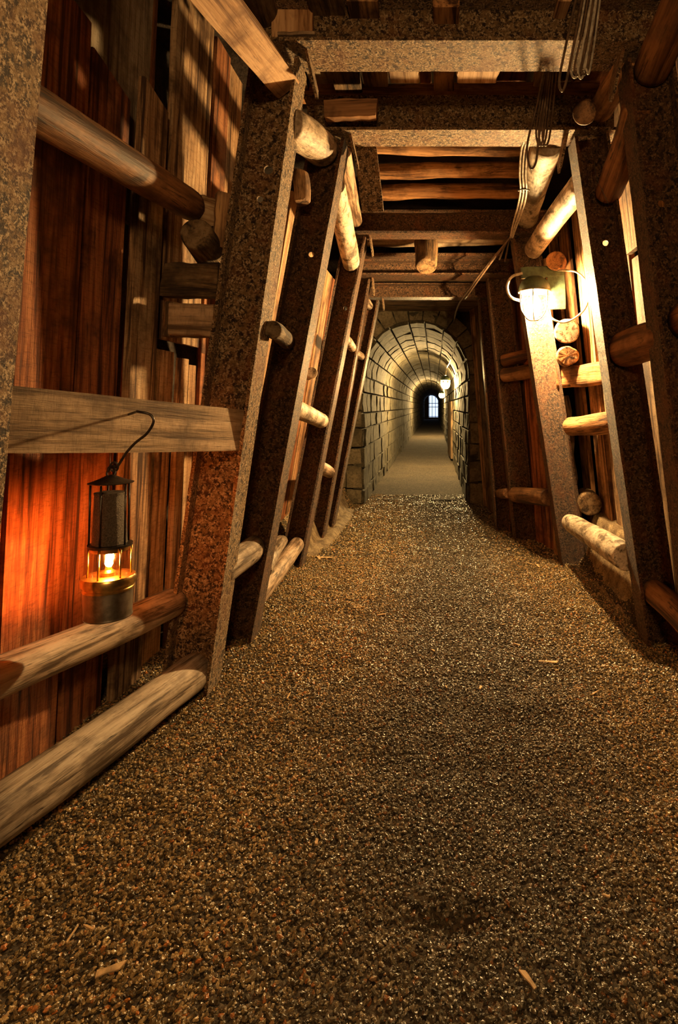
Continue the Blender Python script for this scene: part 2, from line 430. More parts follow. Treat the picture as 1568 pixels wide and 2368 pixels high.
pc = post('R', .0028, .0029, .84, .153, 2.15, .17, 'brightly lit steel post standing directly below the caged lamp', m='rust_dark')
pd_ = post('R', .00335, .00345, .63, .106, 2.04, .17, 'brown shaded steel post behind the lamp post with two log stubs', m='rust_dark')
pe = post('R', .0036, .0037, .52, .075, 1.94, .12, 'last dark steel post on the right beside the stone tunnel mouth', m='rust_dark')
c2 = cap(.0015, .00164, -.64, .88, 2.31, .17, 'nearest steel cross beam with bright speckled underside and cable loops')
c3 = cap(.00186, .00198, -.56, .80, 2.23, .15, 'second steel cross beam with grey lit underside')
c4 = cap(.00279, .0029, -.60, .82, 2.16, .15, 'third steel cross beam below split logs', 'rust_dark')
c5 = cap(.00330, .00345, -.60, .66, 2.047, .12, 'fourth thin brown steel cross beam', 'rust_dark')
c6 = cap(.0036, .0037, -.55, .55, 1.95, .12, 'last steel cross beam above the stone arch', 'rust_dark')
stop_plate(c2, -.462, F*.00157, 2.31, .16, .22); stop_plate(c2, .672, F*.00157, 2.31, .17, -.22)
stop_plate(c3, -.372, F*.00192, 2.23, .15, .22); stop_plate(c3, .580, F*.00192, 2.23, .16, -.2)
stop_plate(c4, -.425, F*.00285, 2.16, .14, .15)
stop_plate(c5, -.485, F*.0034, 2.047, .14, .10); stop_plate(c6, -.435, F*.00366, 1.95, .10, .10)
# flat gusset plate behind second cap
tag(plank('steel_plate', W(842, 318, .0020), W(863, 490, .0021), .105, .012, V((1, 0, 0)), M['rust'], rag=.0005), 'flat brown steel plate hanging below the second cross beam', 'plate')

# ------------------------------------------------------------------ left lagging planks
def wl_x(z): return -1.10+.05*z
def kx(x, z=.9): return wl_x(z)/(x-1003)
def left_plank(x0, x1, z0, z1, dx=0, m='plank', t_=.024, cut=0, lean_y=0, name='plank'):
    k0, k1 = kx(x0), kx(x1); yc = F*(k0+k1)/2; wd = F*(k1-k0)-.010; dx += random.uniform(-.010, .012)
    z0 = max(z0, -.05)
    a = V((wl_x(z0)-dx-.012, yc, z0)); b = V((wl_x(z1)-dx-.012, yc+lean_y, z1))
    return plank(name, a, b, wd, t_, V((0, 1, 0)), M[m], wall_left, cut1=cut, rag=.0035)
left_plank(-260, -100, 0, 2.3)
left_plank(-95, 20, 0, 2.2, m='plank_red')
left_plank(22, 168, 0, 2.17, dx=.004, m='plank_red', cut=-.012)
left_plank(171, 270, 0, 2.075, dx=.0, m='plank_red', cut=-.025)
left_plank(281, 347, 0, 2.145, dx=-.006, m='plank', cut=-.018)
left_plank(357, 403, 0, 1.26, dx=.008, m='plank')
left_plank(409, 428, 0, 1.24, dx=-.004, m='plank')
left_plank(433, 452, 0, 1.22, dx=.004, m='plank')
left_plank(457, 490, 0, 1.3, dx=.01, m='plank_red')
left_plank(362, 452, 1.30, 2.7, dx=.01, m='plank')
left_plank(458, 493, 1.28, 2.7, dx=0, m='plank_red')
left_plank(497, 530, 1.30, 2.7, dx=.012, m='plank')
left_plank(190, 352, 1.7, 2.75, dx=.085, m='plank_grey')
left_plank(255, 296, 0, 1.9, dx=.05, m='plank_red')
left_plank(336, 366, 0, 2.6, dx=.075, m='plank_red')
# planks behind the farther left posts
for i, (k0, k1, z1, mm) in enumerate([(.00176, .00186, 2.05, 'plank'), (.00205, .00220, 2.0, 'plank_red'), (.00222, .00237, 2.15, 'plank'), (.0024, .00256, 2.1, 'plank_red'),
                                      (.00258, .00274, 2.1, 'plank'), (.0028, .00300, 2.1, 'plank_red'), (.00303, .0032, 2.0, 'plank'), (.00323, .0034, 2.0, 'plank_red'), (.00345, .0037, 1.9, 'plank'), (.00374, .00400, 1.9, 'plank_red')]):
    if i == 0: continue
    xb = -1.10; yc = F*(k0+k1)/2
    plank('plank', V((xb, yc, -.04)), V((xb+.17*z1, yc, z1)), F*(k1-k0), .025, V((0, 1, 0)), M[mm], wall_left)

# the grey board and the poles of the first bay
b0 = W(20, 970, .00095); b1 = W(556, 996, .00156)
bd = b0-(b1-b0)*.14
o = plank('grey_board', bd, b1, .148, .026, V((0, 0, 1)), M['plank_grey'], rag=.001); tag(o, 'weathered grey board holding the lantern hook across the planks', 'board')
def P(name, pts, r0, r1, m, label, cat='pole', grp=None, **k):
    a, b = (W(*p) if len(p) == 3 else V(p[:3]) for p in pts)
    return tag(pole(name, a, b, r0, r1, M[m], **k), label, cat, grp)
G1 = 'round spacer poles between the steel posts'
P('spacer_pole', ((-160, 1995, .00088), (455, 1550, .001575)), .064, .066, 'pole', 'thick grey pole resting on the gravel in the first left bay', grp=G1)
P('spacer_pole', ((-100, 1605, .00095), (402, 1392, .001575)), .050, .052, 'pole', 'brown pole just behind the lantern base', grp=G1)
P('spacer_pole', ((-60, 170, .00084), (440, 476, .00156)), .052, .056, 'pole_brown', 'slanting brown pole crossing the upper planks on the left', grp=G1)
# square timber strut at top left
a = W(430, -95, .00104); b = W(645, 175, .00157)
o = plank('square_timber', a, b, .10, .125, V((.83, 0, .55)), M['timber'], rag=.001); tag(o, 'sawn square timber wedged into the top of the flecked steel post', 'timber')
P('dark_log', ((545, -150, .0013), (612, 45, .00160)), .055, .06, 'log_dark', 'dark round log above the square timber', 'log')
o = plank('timber_block', W(685, 110, .00160)-V((0, -.0, .01)), W(685, -40, .00160), .15, .12, V((1, 0, 0)), M['timber'], rag=.001); tag(o, 'pale sawn block standing on the nearest cross beam end', 'block')
o = plank('wood_shim', W(650, 97, .00157), W(735, 97, .00157), .10, .012, V((0, 1, 0)), M['plank_grey'], rag=.003); tag(o, 'thin grey wooden shim beneath the pale block', 'shim')
# wedges and stubs between planks and post
P('short_log', ((452, 538, .00150), (520, 625, .00176)), .057, .060, 'log_dark', 'short dark log with its sawn end showing beside the flecked post', 'log', seg=24)
o = plank('wood_block', W(458, 485, .00157), W(508, 500, .00163), .10, .05, V((0, 0, 1)), M['timber']); tag(o, 'small brown block on top of the short dark log', 'block')
o = plank('wood_wedge', W(517, 450, .00160), W(508, 575, .00160), .055, .06, V((.8, .5, 0)), M['log_split']); tag(o, 'upright orange wedge beside the small brown block', 'wedge')
o = plank('wood_stub', W(385, 650, .00163), W(512, 655, .00160), .115, .06, V((0, 0, 1)), M['log_dark'], cut0=.01, rag=.008); tag(o, 'stained board stub below the short dark log', 'board')
o = plank('timber_stub', W(404, 742, .00158), W(505, 745, .00158), .115, .10, V((0, 0, 1)), M['plank_grey'], rag=.003); tag(o, 'grey squared timber stub above the lower planks', 'timber')
P('stub_support', ((395, 780, .00162), (402, 700, .00162)), .03, .03, 'log_dark', 'dark wedge at the end of the grey timber stub', 'wedge')
# second left bay
P('birch_pole', ((655, 285, .00160), (745, 345, .00191)), .072, .076, 'birch', 'thick white birch pole between the first two left posts', grp=G1, seg=28)
P('spacer_pole', ((505, 1325, .00160), (588, 1266, .00191)), .054, .054, 'pole', 'short pale pole low between the flecked post and the next', grp=G1)
P('split_slab', ((684, 400, .0018), (692, 470, .0018)), .05, .045, 'log_split', 'brown split slab hanging below the thick birch pole', 'slab', flat=1.5)
P('log_stub', ((630, 762, .00160), (664, 790, .00191)), .034, .036, 'log_dark', 'dark log piece in the gap behind the flecked post', 'log')
# third left bay
P('spacer_pole', ((762, 395, .00195), (813, 610, .00281)), .058, .056, 'birch', 'long white pole ending high on the reddish post', grp=G1)
P('spacer_pole', ((790, 345, .0020), (823, 512, .00281)), .042, .042, 'pole', 'tan pole beside the steel plate', grp=G1)
P('spacer_pole', ((640, 925, .00195), (745, 974, .00281)), .048, .047, 'birch', 'pale pole at eye level on the reddish post', grp=G1)
P('spacer_pole', ((590, 1385, .0021), (688, 1257, .00281)), .050, .048, 'pole', 'tan pole lying low against the reddish post', grp=G1)
P('spacer_pole', ((610, 1320, .0022), (650, 1252, .0027)), .042, .042, 'pole', 'short pole end behind the tan low pole', grp=G1)
P('log_stub', ((722, 862, .0025), (712, 868, .0028)), .033, .033, 'birch', 'small white stub end behind the second left post', 'log')
P('spacer_pole', ((735, 1080, .0029), (762, 1092, .00337)), .046, .046, 'pole', 'rounded pale pole end beyond the reddish post', grp=G1)
P('spacer_pole', ((790, 775, .0030), (815, 805, .00337)), .034, .034, 'birch', 'thin pole end high on the shaded thin post', grp=G1)
P('spacer_pole', ((820, 815, .0034), (836, 825, .00363)), .034, .034, 'pole', 'small grey pole end on the last left post', grp=G1)
P('spacer_pole', ((840, 692, .00345), (853, 708, .00363)), .036, .036, 'pole', 'grey pole end near the top of the last left post', grp=G1)

# ------------------------------------------------------------------ right side poles and logs
P('spacer_pole', ((1650, -160, .00115), (1505, 165, .00159)), .062, .066, 'pole_brown', 'dark orange pole in the top right corner', grp=G1)
P('spacer_pole', ((1800, 640, .0011), (1588, 742, .00159)), .075, .075, 'pole_brown', 'brown pole end cut by the right edge at mid height', grp=G1)
P('spacer_pole', ((1555, 775, .00160), (1445, 808, .00190)), .076, .080, 'pole_brown', 'thick brown pole between the two nearest right posts', grp=G1)
P('spacer_pole', ((1475, 245, .00160), (1405, 450, .00190)), .056, .058, 'pole_brown', 'upper brown pole between the two nearest right posts', grp=G1)
P('spacer_pole', ((1450, 150, .00160), (1388, 258, .00187)), .050, .052, 'log_split', 'brown pole at the right end of the nearest cross beam', grp=G1)
P('log_stub', ((1353, 262, .00168), (1357, 255, .00185)), .044, .044, 'pole_brown', 'round log end in front of the second cross beam', 'log')
P('spacer_pole', ((1620, 1470, .00158), (1510, 1366, .00191)), .056, .056, 'pole_brown', 'orange pole low at the right edge', grp=G1)
P('bank_log', ((1640, 1320, .00178), (1545, 1268, .00206)), .062, .062, 'pole', 'short pale log behind the orange pole at the right edge', 'log')
P('spacer_pole', ((1352, 418, .00198), (1233, 578, .00281)), .060, .060, 'birch', 'white pole slanting down to the caged lamp', grp=G1)
P('birch_pole', ((1268, 325, .0020), (1216, 512, .0029)), .076, .072, 'birch', 'birch pole under the ceiling behind the cable bundle', grp=G1)
P('spacer_pole', ((1449, 1290, .00197), (1318, 1208, .00281)), .066, .057, 'birch', 'pale low pole along the lamp side before the earth bank', grp=G1)
P('log_stub', ((1366, 1166, .0027), (1352, 1150, .0031)), .073, .073, 'log_dark', 'sawn log end lying on the earth bank', 'log', seg=24)
P('log_stub', ((1284, 602, .0027), (1290, 610, .00295)), .060, .060, 'log_split', 'round log end above and right of the lamp', 'log')
P('log_stub', ((1311, 766, .0027), (1312, 770, .0031)), .079, .079, 'pole', 'large round log end right of the lit post', 'log', seg=26)
P('log_stub', ((1313, 822, .0027), (1316, 822, .0031)), .066, .066, 'log_split', 'rough broken log end below the large round one', 'log', seg=30, wob=.12, rag=.003)
P('split_log', ((1292, 872, .00285), (1425, 858, .0025)), .070, .072, 'log_split', 'bright split log crossing behind the lit post', 'log', flat=.3, wob=.1)
P('cross_log', ((1318, 988, .0028), (1425, 975, .0025)), .062, .066, 'log_split', 'round brown log at eye level right of the lit post', 'log', wob=.08)
P('log_stub', ((1238, 820, .0033), (1162, 835, .00340)), .050, .052, 'pole_brown', 'upper of two brown stubs left of the lit post', 'log')
P('log_stub', ((1245, 855, .0032), (1165, 868, .00338)), .056, .056, 'pole_brown', 'lower of two brown stubs left of the lit post', 'log')
P('spacer_pole', ((1268, 1150, .0029), (1190, 1143, .00338)), .060, .060, 'pole_brown', 'brown low pole left of the lit post', grp=G1)
P('spacer_pole', ((1175, 1140, .0034), (1150, 1140, .0037)), .042, .042, 'pole_brown', 'small dark pole end near the last right post', grp=G1)
# right lagging
def right_plank(k0, k1, z0, z1, xb=1.13, lean=.10, m='plank', t_=.028, cut=0, dy=0):
    yc = F*(k0+k1)/2
    return plank('plank', V((xb-lean*z0, yc, z0)), V((xb-lean*z1, yc+dy, z1)), F*(k1-k0)-.004, t_, V((0, 1, 0)), M[m], wall_right, cut1=cut)
for (k0, k1, z0, z1, dx, mm) in [(.00128, .00146, -.04, 2.5, 0, 'plank'), (.0015, .00165, -.04, 2.5, 0, 'plank_red'), (.00168, .00184, -.04, 2.4, .0, 'plank'), (.00186, .002, -.04, 1.72, -.03, 'plank'),
                             (.00186, .002, 1.74, 2.5, -.055, 'plank'), (.00204, .00218, -.04, 2.4, -.02, 'plank_red'), (.00222, .00238, .25, 2.3, 0, 'plank'), (.00241, .00256, .2, 2.35, .0, 'plank'),
                             (.00262, .0028, .2, 2.3, 0, 'plank'), (.0029, .00306, .2, 2.3, -.01, 'log_split'), (.0031, .00325, 1.25, 2.3, -.03, 'plank')]:
    right_plank(k0, k1, z0, z1, 1.13+dx, .10, mm)
plank('plank', W(1308, 915, .0030), W(1330, 1145, .0030), .05, .03, V((1, 0, 0)), M['log_dark'], wall_right, rag=.012, seg=12)
for i in range(11):
    f = i/11; k = .0030+.0016*f; x = .80-.37*f
    plank('plank', V((x+.10+random.uniform(-.01, .01), F*k, -.03)), V((x-.05, F*k, 2.05)), .17, .03, V((-.30, .9, 0)), M[random.choice(['plank_red', 'log_dark', 'plank'])], wall_right, rag=.006)

# ------------------------------------------------------------------ ceiling lagging
def clog(x0, x1, y, z, r, m='log_split', flat=-1.2, tilt=0):
    pole('split_log', V((x0, y, z)), V((x1, y+tilt, z+.01)), r, r*.9, M[m], ceiling, wob=.12, bend=.012, flat=flat, rings=20)
clog(-.46, .62, F*.00212, 2.44, .050); clog(-.44, .60, F*.00232, 2.455, .062, tilt=.03); clog(-.43, .62, F*.00252, 2.415, .062, 'log_split', tilt=-.02)
clog(-.46, .60, F*.00270, 2.385, .062); clog(-.5, .7, F*.00222, 2.54, .06, 'log_dark')
for y, z in ((F*.0031, 2.31), (F*.00325, 2.29)): clog(-.5, .55, y, z, .045, 'plank_grey')
plank('plank', V((-.5, F*.0031, 2.25)), V((.5, F*.00312, 2.25)), .14, .03, V((0, 1, 0)), M['plank_grey'], ceiling, rag=.01)
plank('plank', V((-.55, F*.00325, 2.17)), V((.5, F*.00325, 2.17)), .10, .02, V((0, 1, 0)), M['rust_dark'], ceiling, rag=.001)
plank('plank', V((-.55, F*.00352, 2.08)), V((.45, F*.00352, 2.08)), .12, .02, V((0, 1, 0)), M['log_dark'], ceiling, rag=.001)
for y in (.0038, .00402, .00424, .00446): plank('plank', V((-.6, F*y, 2.06)), V((.5, F*y, 2.06)), .27, .03, V((0, 1, 0)), M['log_dark'], ceiling)
P('log_stub', ((985, 618, .0030), (985, 560, .0031)), .075, .085, 'log_dark', 'stubby dark log hanging between the third and fourth beams', 'log', flat=None)
# lengthwise boards above the second cross beam
def m_high(z): return z > 2.4
for x0, x1, z, mm, ka, kb in [(650, 700, 2.47, 'log_dark', .00150, .0020), (705, 760, 2.5, 'plank_grey', .00150, .0020), (765, 830, 2.46, 'log_dark', .00150, .0020), (838, 898, 2.45, 'log_split', .0015, .0019), (902, 968, 2.338, 'timber', .001645, .00173),
                      (970, 998, 2.52, 'log_split', .00150, .002), (1002, 1050, 2.43, 'log_split', .0015, .0019), (1056, 1152, 2.338, 'timber', .001645, .00173), (1156, 1235, 2.53, 'plank_red', .00150, .0020),
                      (1238, 1262, 2.45, 'timber', .0015, .0019), (1265, 1340, 2.53, 'log_dark', .00150, .0020), (1345, 1440, 2.53, 'plank_red', .00150, .0020)]:
    k = .00185 if m_high(z) else .00171
    plank('plank', V(((x0+x1)/2*k-1003*k, F*ka, z+.02)), V(((x0+x1)/2*k-1003*k, F*kb, z+.02)), (x1-x0)*k, .05, V((1, 0, 0)), M[mm], ceiling)
plank('plank', V((-.6, F*.00197, 2.47)), V((.75, F*.00197, 2.47)), .07, .05, V((0, 0, 1)), M['log_split'], ceiling, rag=.008)
for i, y in enumerate(np.arange(.55, 1.95, .19)):
    plank('plank', V((-1.0, y, 2.56+random.uniform(0, .02))), V((1.1, y, 2.56)), .18, .03, V((0, 1, 0)), M['log_dark'], ceiling)
for x0, x1, y in [(735, 835, .0)]:
    o = plank('wood_stub', W(752, 258, .00182), W(872, 252, .00182), .075, .05, V((0, 0, 1)), M['pole_brown'], cut1=.006); tag(o, 'brown wooden stub lying against the second cross beam at left', 'block')

# ------------------------------------------------------------------ cables
cb = tag(empty('cable_bundle', W(1340, 120, .00150)), 'bundle of looped pale electric cables tied along the ceiling on the right', 'cable')
def cab(pts, r=.0042, m='cable'): return tube('cable', [W(*p) for p in pts], r, M[m], cb)
kk = .00149
for dx, yb, w_ in ((0, 178, 30), (10, 172, 36), (22, 180, 30), (30, 168, 26), (42, 160, 24)):
    cab([(1362+dx*.6, -60, kk), (1342+dx*.7, 60, kk), (1322+dx*.7, 150, kk), (1326+dx*.7, yb, kk-.00001), (1338+dx*.6, 165, kk), (1352+dx*.6, 80, kk), (1378+dx*.4, -60, kk)], .0040, 'cable_dark' if dx in (10, 30) else 'cable')
cab([(1340, -40, .00147), (1312, 90, .00147), (1294, 180, .00147), (1298, 209, .00147), (1306, 200, .00147), (1318, 150, .00147), (1352, -30, .00147)], .0045, 'cable_dark')
k2 = .00185
for dx in (0, 6, 14):
    cab([(1262+dx, 165, .00172), (1252+dx, 220, k2), (1240+dx, 300, k2), (1246+dx, 335, k2), (1256+dx, 320, k2), (1266+dx, 240, k2), (1274+dx, 165, .00172)], .0045, 'cable_dark')
cab([(1258, 165, .0017), (1240, 250, k2), (1220, 330, k2), (1222, 375, k2), (1230, 390, k2), (1240, 372, k2), (1246, 320, k2), (1262, 230, k2), (1270, 165, .0017)], .005, 'cable_dark')
for d in (0, 7, 14):
    cab([(1224+d, 310, .0019), (1207+d, 340, .00198), (1202+d, 400, .0021), (1204+d, 440, .0022), (1198+d, 475, .0024), (1186+d*.7, 520, .0026), (1180+d*.4, 550, .0028)], .0050)
for j, (x, y) in enumerate(((1155, 600), (1168, 605), (1195, 600), (1205, 620), (1230, 600))):
    cab([(1180, 548, .0028), ((1180+x)/2, (548+y)/2-4, .0029), (x, y, .0030)], .006, 'cable_dark')
cab([(1182, 548, .0028), (1130, 610, .0030), (1085, 668, .0033), (1055, 720, .0040), (1044, 790, .0060)], .008, 'cable_dark')
cab([(1180, 548, .0028), (1120, 628, .0030), (1076, 690, .0034)], .008, 'cable_dark')
for x, y, k in ((1180, 548, .0028), (1204, 440, .0022)):
    tube('cable_tie', [W(x-6, y, k), W(x+8, y-3, k-.00002), W(x+20, y, k), W(x+8, y+3, k+.00003)], .004, M['iron'], cb, closed=True)
tw = tube('thin_wire', [W(1390, 315, .00184), W(1376, 370, .00184), (W(1380, 410, .00184)), W(1395, 445, .00184), W(1408, 473, .00184)], .0012, M['iron'])
tag(tw, 'thin green-tipped wire dangling in front of the dark right post', 'wire')

# ------------------------------------------------------------------ caged lamps
def lamp(x, y, k, s, label, bulbm, loops=True, conduit=None):
    c = W(x, y, k)       # centre of the glass
    root = tag(empty('caged_lamp', c+V((0, 0, s*1.5))), label, 'lamp', 'caged lamps along the tunnel')
    lathe('glass_dome', [(s*.92, s*.72), (s*.92, s*.2), (s*.82, -s*.45), (s*.55, -s*.92), (.0, -s*1.08)], c, M['glass'], root, 28)
    lathe('bulb', [(0.0, s*.50), (s*.20, s*.44), (s*.42, s*.10), (s*.46, -s*.15), (s*.36, -s*.42), (s*.15, -s*.58), (0, -s*.62)], c, bulbm, root, 14)
    lathe('housing', [(s*1.02, s*.74), (s*1.06, s*.9), (s*.98, s*1.2), (s*.85, s*1.45), (s*.5, s*1.7), (0, s*1.72)], c, M['housing'], root, 28)
    cage = tube('wire_cage', [c+V((s*1.06*math.cos(a), s*1.06*math.sin(a), s*.74)) for a in np.linspace(0, 2*math.pi, 16, endpoint=False)], s*.06, M['steel'], root, closed=True, smooth_steps=3)
    for j in range(6):
        a = j*math.pi/3+.26
        u = V((math.cos(a), math.sin(a), 0))
        tube('cage_wire', [c+u*s*1.04+V((0, 0, s*.74)), c+u*s*1.02-V((0, 0, s*.1)), c+u*s*.9-V((0, 0, s*.6)), c+u*s*.5-V((0, 0, s*1.1)), c-V((0, 0, s*1.2))], s*.04, M['steel'], cage, seg=6, smooth_steps=4)
    return root, c
rt, c = lamp(1236, 700, .00272, .094, 'large caged lamp glowing beside the lit steel post', M['bulb'])
tube('conduit', [W(1208, 632, .00272), W(1184, 640, .00272), W(1173, 662, .00272), W(1180, 686, .00272), W(1204, 696, .00272)], .009, M['cable'], rt)
tube('conduit', [W(1290, 625, .00272), W(1335, 630, .00268), W(1362, 665, .00266), W(1352, 715, .00266), W(1310, 745, .00268), W(1275, 735, .00270), W(1262, 705, .00272)], .0065, M['cable'], rt)
plank('bracket', W(1205, 632, .00277), W(1300, 626, .00277), .07, .03, V((0, 0, 1)), M['housing'], rt, rag=.001)
plank('mounting_board', W(1285, 630, .00277), W(1288, 715, .00277), .11, .02, V((1, 0, 0)), M['housing'], rt, rag=.001)
rt, c = lamp(1030, 887, .0071, .075, 'nearer small lamp hanging inside the stone tunnel', M['bulb_far'])
tube('cable', [W(1046, 795, .0062), W(1044, 820, .0063), W(1040, 838, .0066), W(1033, 850, .0069), W(1030, 868, .0069)], .012, M['cable'], rt)
rt, c = lamp(1021, 914, .0147, .085, 'second small lamp farther inside the stone tunnel', M['bulb_far'])
tube('cable', [c+V((0, 0, .14)), c+V((.03, 0, .22)), c+V((.06, 0, .30))], .012, M['cable'], rt)
rt, c = lamp(1013, 910, .0300, .10, 'farthest tiny lamp close to the daylight door', M['bulb_far'])
tube('cable', [c+V((0, 0, .15)), c+V((.0, 0, .10)), c+V((.0, 0, .0))], .012, M['cable'], rt)

# ------------------------------------------------------------------ miner's lantern
kl = .00112
def L(x, y, dy=0): return W(x, y, kl)+V((0, dy, 0))
cx = 252
def zc(y): return L(cx, y)
root = tag(empty('miner_lantern', L(250, 1425)), 'miner safety lantern with brass ring burning in front of the orange planks', 'lantern')
R = 52*kl
lathe('fuel_base', [(0, 0), (R*.96, 0), (R*.985, .003), (R*.96, .008), (R, .075), (R*.99, .078), (0, .078)], L(250, 1425), M['steel'], root, 40)
lathe('brass_band', [(R*.98, 0), (R*1.03, .001), (R*1.03, .006), (R*1.0, .008), (R*1.0, .014), (R*1.10, .015), (R*1.12, .03), (R*1.06, .036), (0, .036)], L(251, 1362), M['brass'], root, 40)
lathe('glass_cylinder', [(R*.78, .0), (R*.80, .004), (R*.78, .080)], L(253, 1332), M['amber'], root, 32)
lathe('lower_ring', [(R*.70, 0), (R*.90, .0), (R*.90, .006), (R*.70, .006)], L(255, 1262), M['iron'], root, 32)
lathe('collar', [(R*.72, 0), (R*.76, .0), (R*.76, .014), (R*.72, .014)], L(255, 1272), M['brass'], root, 32)
for j in range(6):
    a = j*math.pi/3+.5; u = V((math.cos(a), math.sin(a), 0))*R*.84
    tube('guard_rod', [L(253, 1332)+u, L(255, 1262)+u], .0022, M['brass'], root, seg=8, smooth_steps=2)
for j in range(5):
    a = j*2*math.pi/5+math.radians(200); u = V((math.cos(a), math.sin(a), 0))*R*.82
    tube('upper_rod', [L(254, 1258)+u, L(257, 1118)+u*.98], .0024, M['iron'], root, seg=8, smooth_steps=2)
lathe('gauze_chimney', [(R*.70, 0), (R*.66, .05), (R*.61, .12), (R*.60, .125), (R*.62, .128), (R*.62, .132), (0, .133)], L(254, 1256), M['gauze'], root, 36)
lathe('crown_plate', [(R*.90, 0), (R*.92, .002), (R*.70, .006), (R*.45, .012), (R*.2, .019), (0, .022)], L(257, 1117), M['iron'], root, 36)
tube('top_ring', [L(257, 1095)+V((.011*math.cos(a), .004*math.sin(a), .002+.012*math.sin(a))) for a in np.linspace(0, 2*math.pi, 10, endpoint=False)], .0026, M['iron'], root, closed=True)
lathe('burner', [(R*.30, 0), (R*.30, .012), (R*.16, .018), (R*.1, .03), (0, .03)], L(251, 1333), M['brass'], root, 20)
lathe('flame', [(0, 0), (.006, .003), (.0095, .011), (.0090, .020), (.0055, .031), (.002, .042), (0, .047)], L(252, 1313), M['flame'], root, 14)
hk = tube('hook', [L(250, 1092), L(252, 1082), L(262, 1078), L(272, 1078), L(290, 1050), L(312, 1025), L(340, 1002), L(355, 975), L(346, 958), L(318, 952), L(292, 953, .05), W(274, 966, .00120)], .0034, M['iron'], root, smooth_steps=8)
tube('hook_eye', [L(262, 1080)+V((.010*math.cos(a), .004, .012*math.sin(a))) for a in np.linspace(0, 2*math.pi, 10, endpoint=False)], .0026, M['iron'], root, closed=True)
tag(tube('thread', [L(256, 1090), W(255, 1065, .00114), W(255, 1035, .00117)], .0006, M['thread'], smooth_steps=2), 'thin thread running from the grey board down to the lantern ring', 'thread')

# ------------------------------------------------------------------ stone tunnel
XC, RA, ZS = -.19, .56, 1.38
wt = tag(empty('wall_tunnel', (XC, YP, 0)), kind='structure')
total = ZS*2+math.pi*RA
def prof(s, off=0):
    """point on the tunnel outline at arc length s, starting at the left foot; off = outwards"""
    if s < ZS: return V((XC-RA-off, 0, s)), V((-1, 0, 0))
    if s < ZS+math.pi*RA:
        a = math.pi-(s-ZS)/RA; n = V((math.cos(a), 0, math.sin(a))); return V((XC, 0, ZS))+n*(RA+off), n
    z = total-s; return V((XC+RA+off, 0, z)), V((1, 0, 0))
def blockmesh(bm, s0, s1, y0, y1, depth, proud, loc=V((0, 0, 0))):
    g = .011
    vs = []
    for y, e in ((y0+g, 1), (y1-g, 1)):
        for (s, o) in ((s0+g, 0), ((s0+s1)/2, -.003), (s1-g, 0)):
            p, n = prof(s); j = random.uniform(-.006, .006)
            vs.append(bm.verts.new(p-n*(proud+o+j)+V((0, y+random.uniform(-.006, .006), 0))-loc))
    for y in (y0+g*.3, y1-g*.3):
        for s in (s0+g*.3, (s0+s1)/2, s1-g*.3):
            p, n = prof(s); vs.append(bm.verts.new(p+n*depth+V((0, y, 0))-loc))
    f = bm.faces.new
    f((vs[0], vs[1], vs[4], vs[3])); f((vs[1], vs[2], vs[5], vs[4]))
    f((vs[6], vs[9], vs[10], vs[7])); f((vs[7], vs[10], vs[11], vs[8]))
    f((vs[0], vs[6], vs[7], vs[1])); f((vs[1], vs[7], vs[8], vs[2]))
    f((vs[3], vs[4], vs[10], vs[9])); f((vs[4], vs[5], vs[11], vs[10]))
    f((vs[0], vs[3], vs[9], vs[6])); f((vs[2], vs[8], vs[11], vs[5]))
courses = [0]
while courses[-1] < total-.22: courses.append(courses[-1]+random.uniform(.15, .23))
courses.append(total)
stuff_bm = bmesh.new(); nst = 0
yend = 46.0
cells = []
for a, b in zip(courses, courses[1:]):
    y = YP-random.uniform(0, .2)
    first = True
    while y < yend:
        ln = random.uniform(.25, .45) if y < 14 else .8
        y0 = max(y, YP-.03) if first else y
        cells.append((a, b, y0, min(y+ln, yend+.2))); y += ln; first = False
cells.sort(key=lambda c: c[2])
for i, (a, b, y0, y1) in enumerate(cells):
    if i < 290:
        bm = bmesh.new(); loc = prof((a+b)/2)[0]+V((0, (y0+y1)/2, 0))
        blockmesh(bm, a, b, y0, y1, .10, random.uniform(0, .022), loc)
        link('stone', finish(bm, 'stone'), M['stone'], wt, Matrix.Translation(loc))
    else: blockmesh(stuff_bm, a, b, y0, y1, .10, random.uniform(0, .012))
tag(link('stonework', finish(stuff_bm, 'stonework'), M['stone'], wt), kind='stuff')
# mortar bed behind the blocks (also keeps light in)
bm = bmesh.new(); rows = []
for y in (YP-.02, yend+.3):
    rows.append([bm.verts.new((prof(s, .035)[0]+V((0, y, 0)))) for s in np.linspace(0, total, 40)])
for i in range(39): bm.faces.new((rows[0][i], rows[0][i+1], rows[1][i+1], rows[1][i]))
link('mortar', finish(bm, 'mortar'), M['rock'], wt)

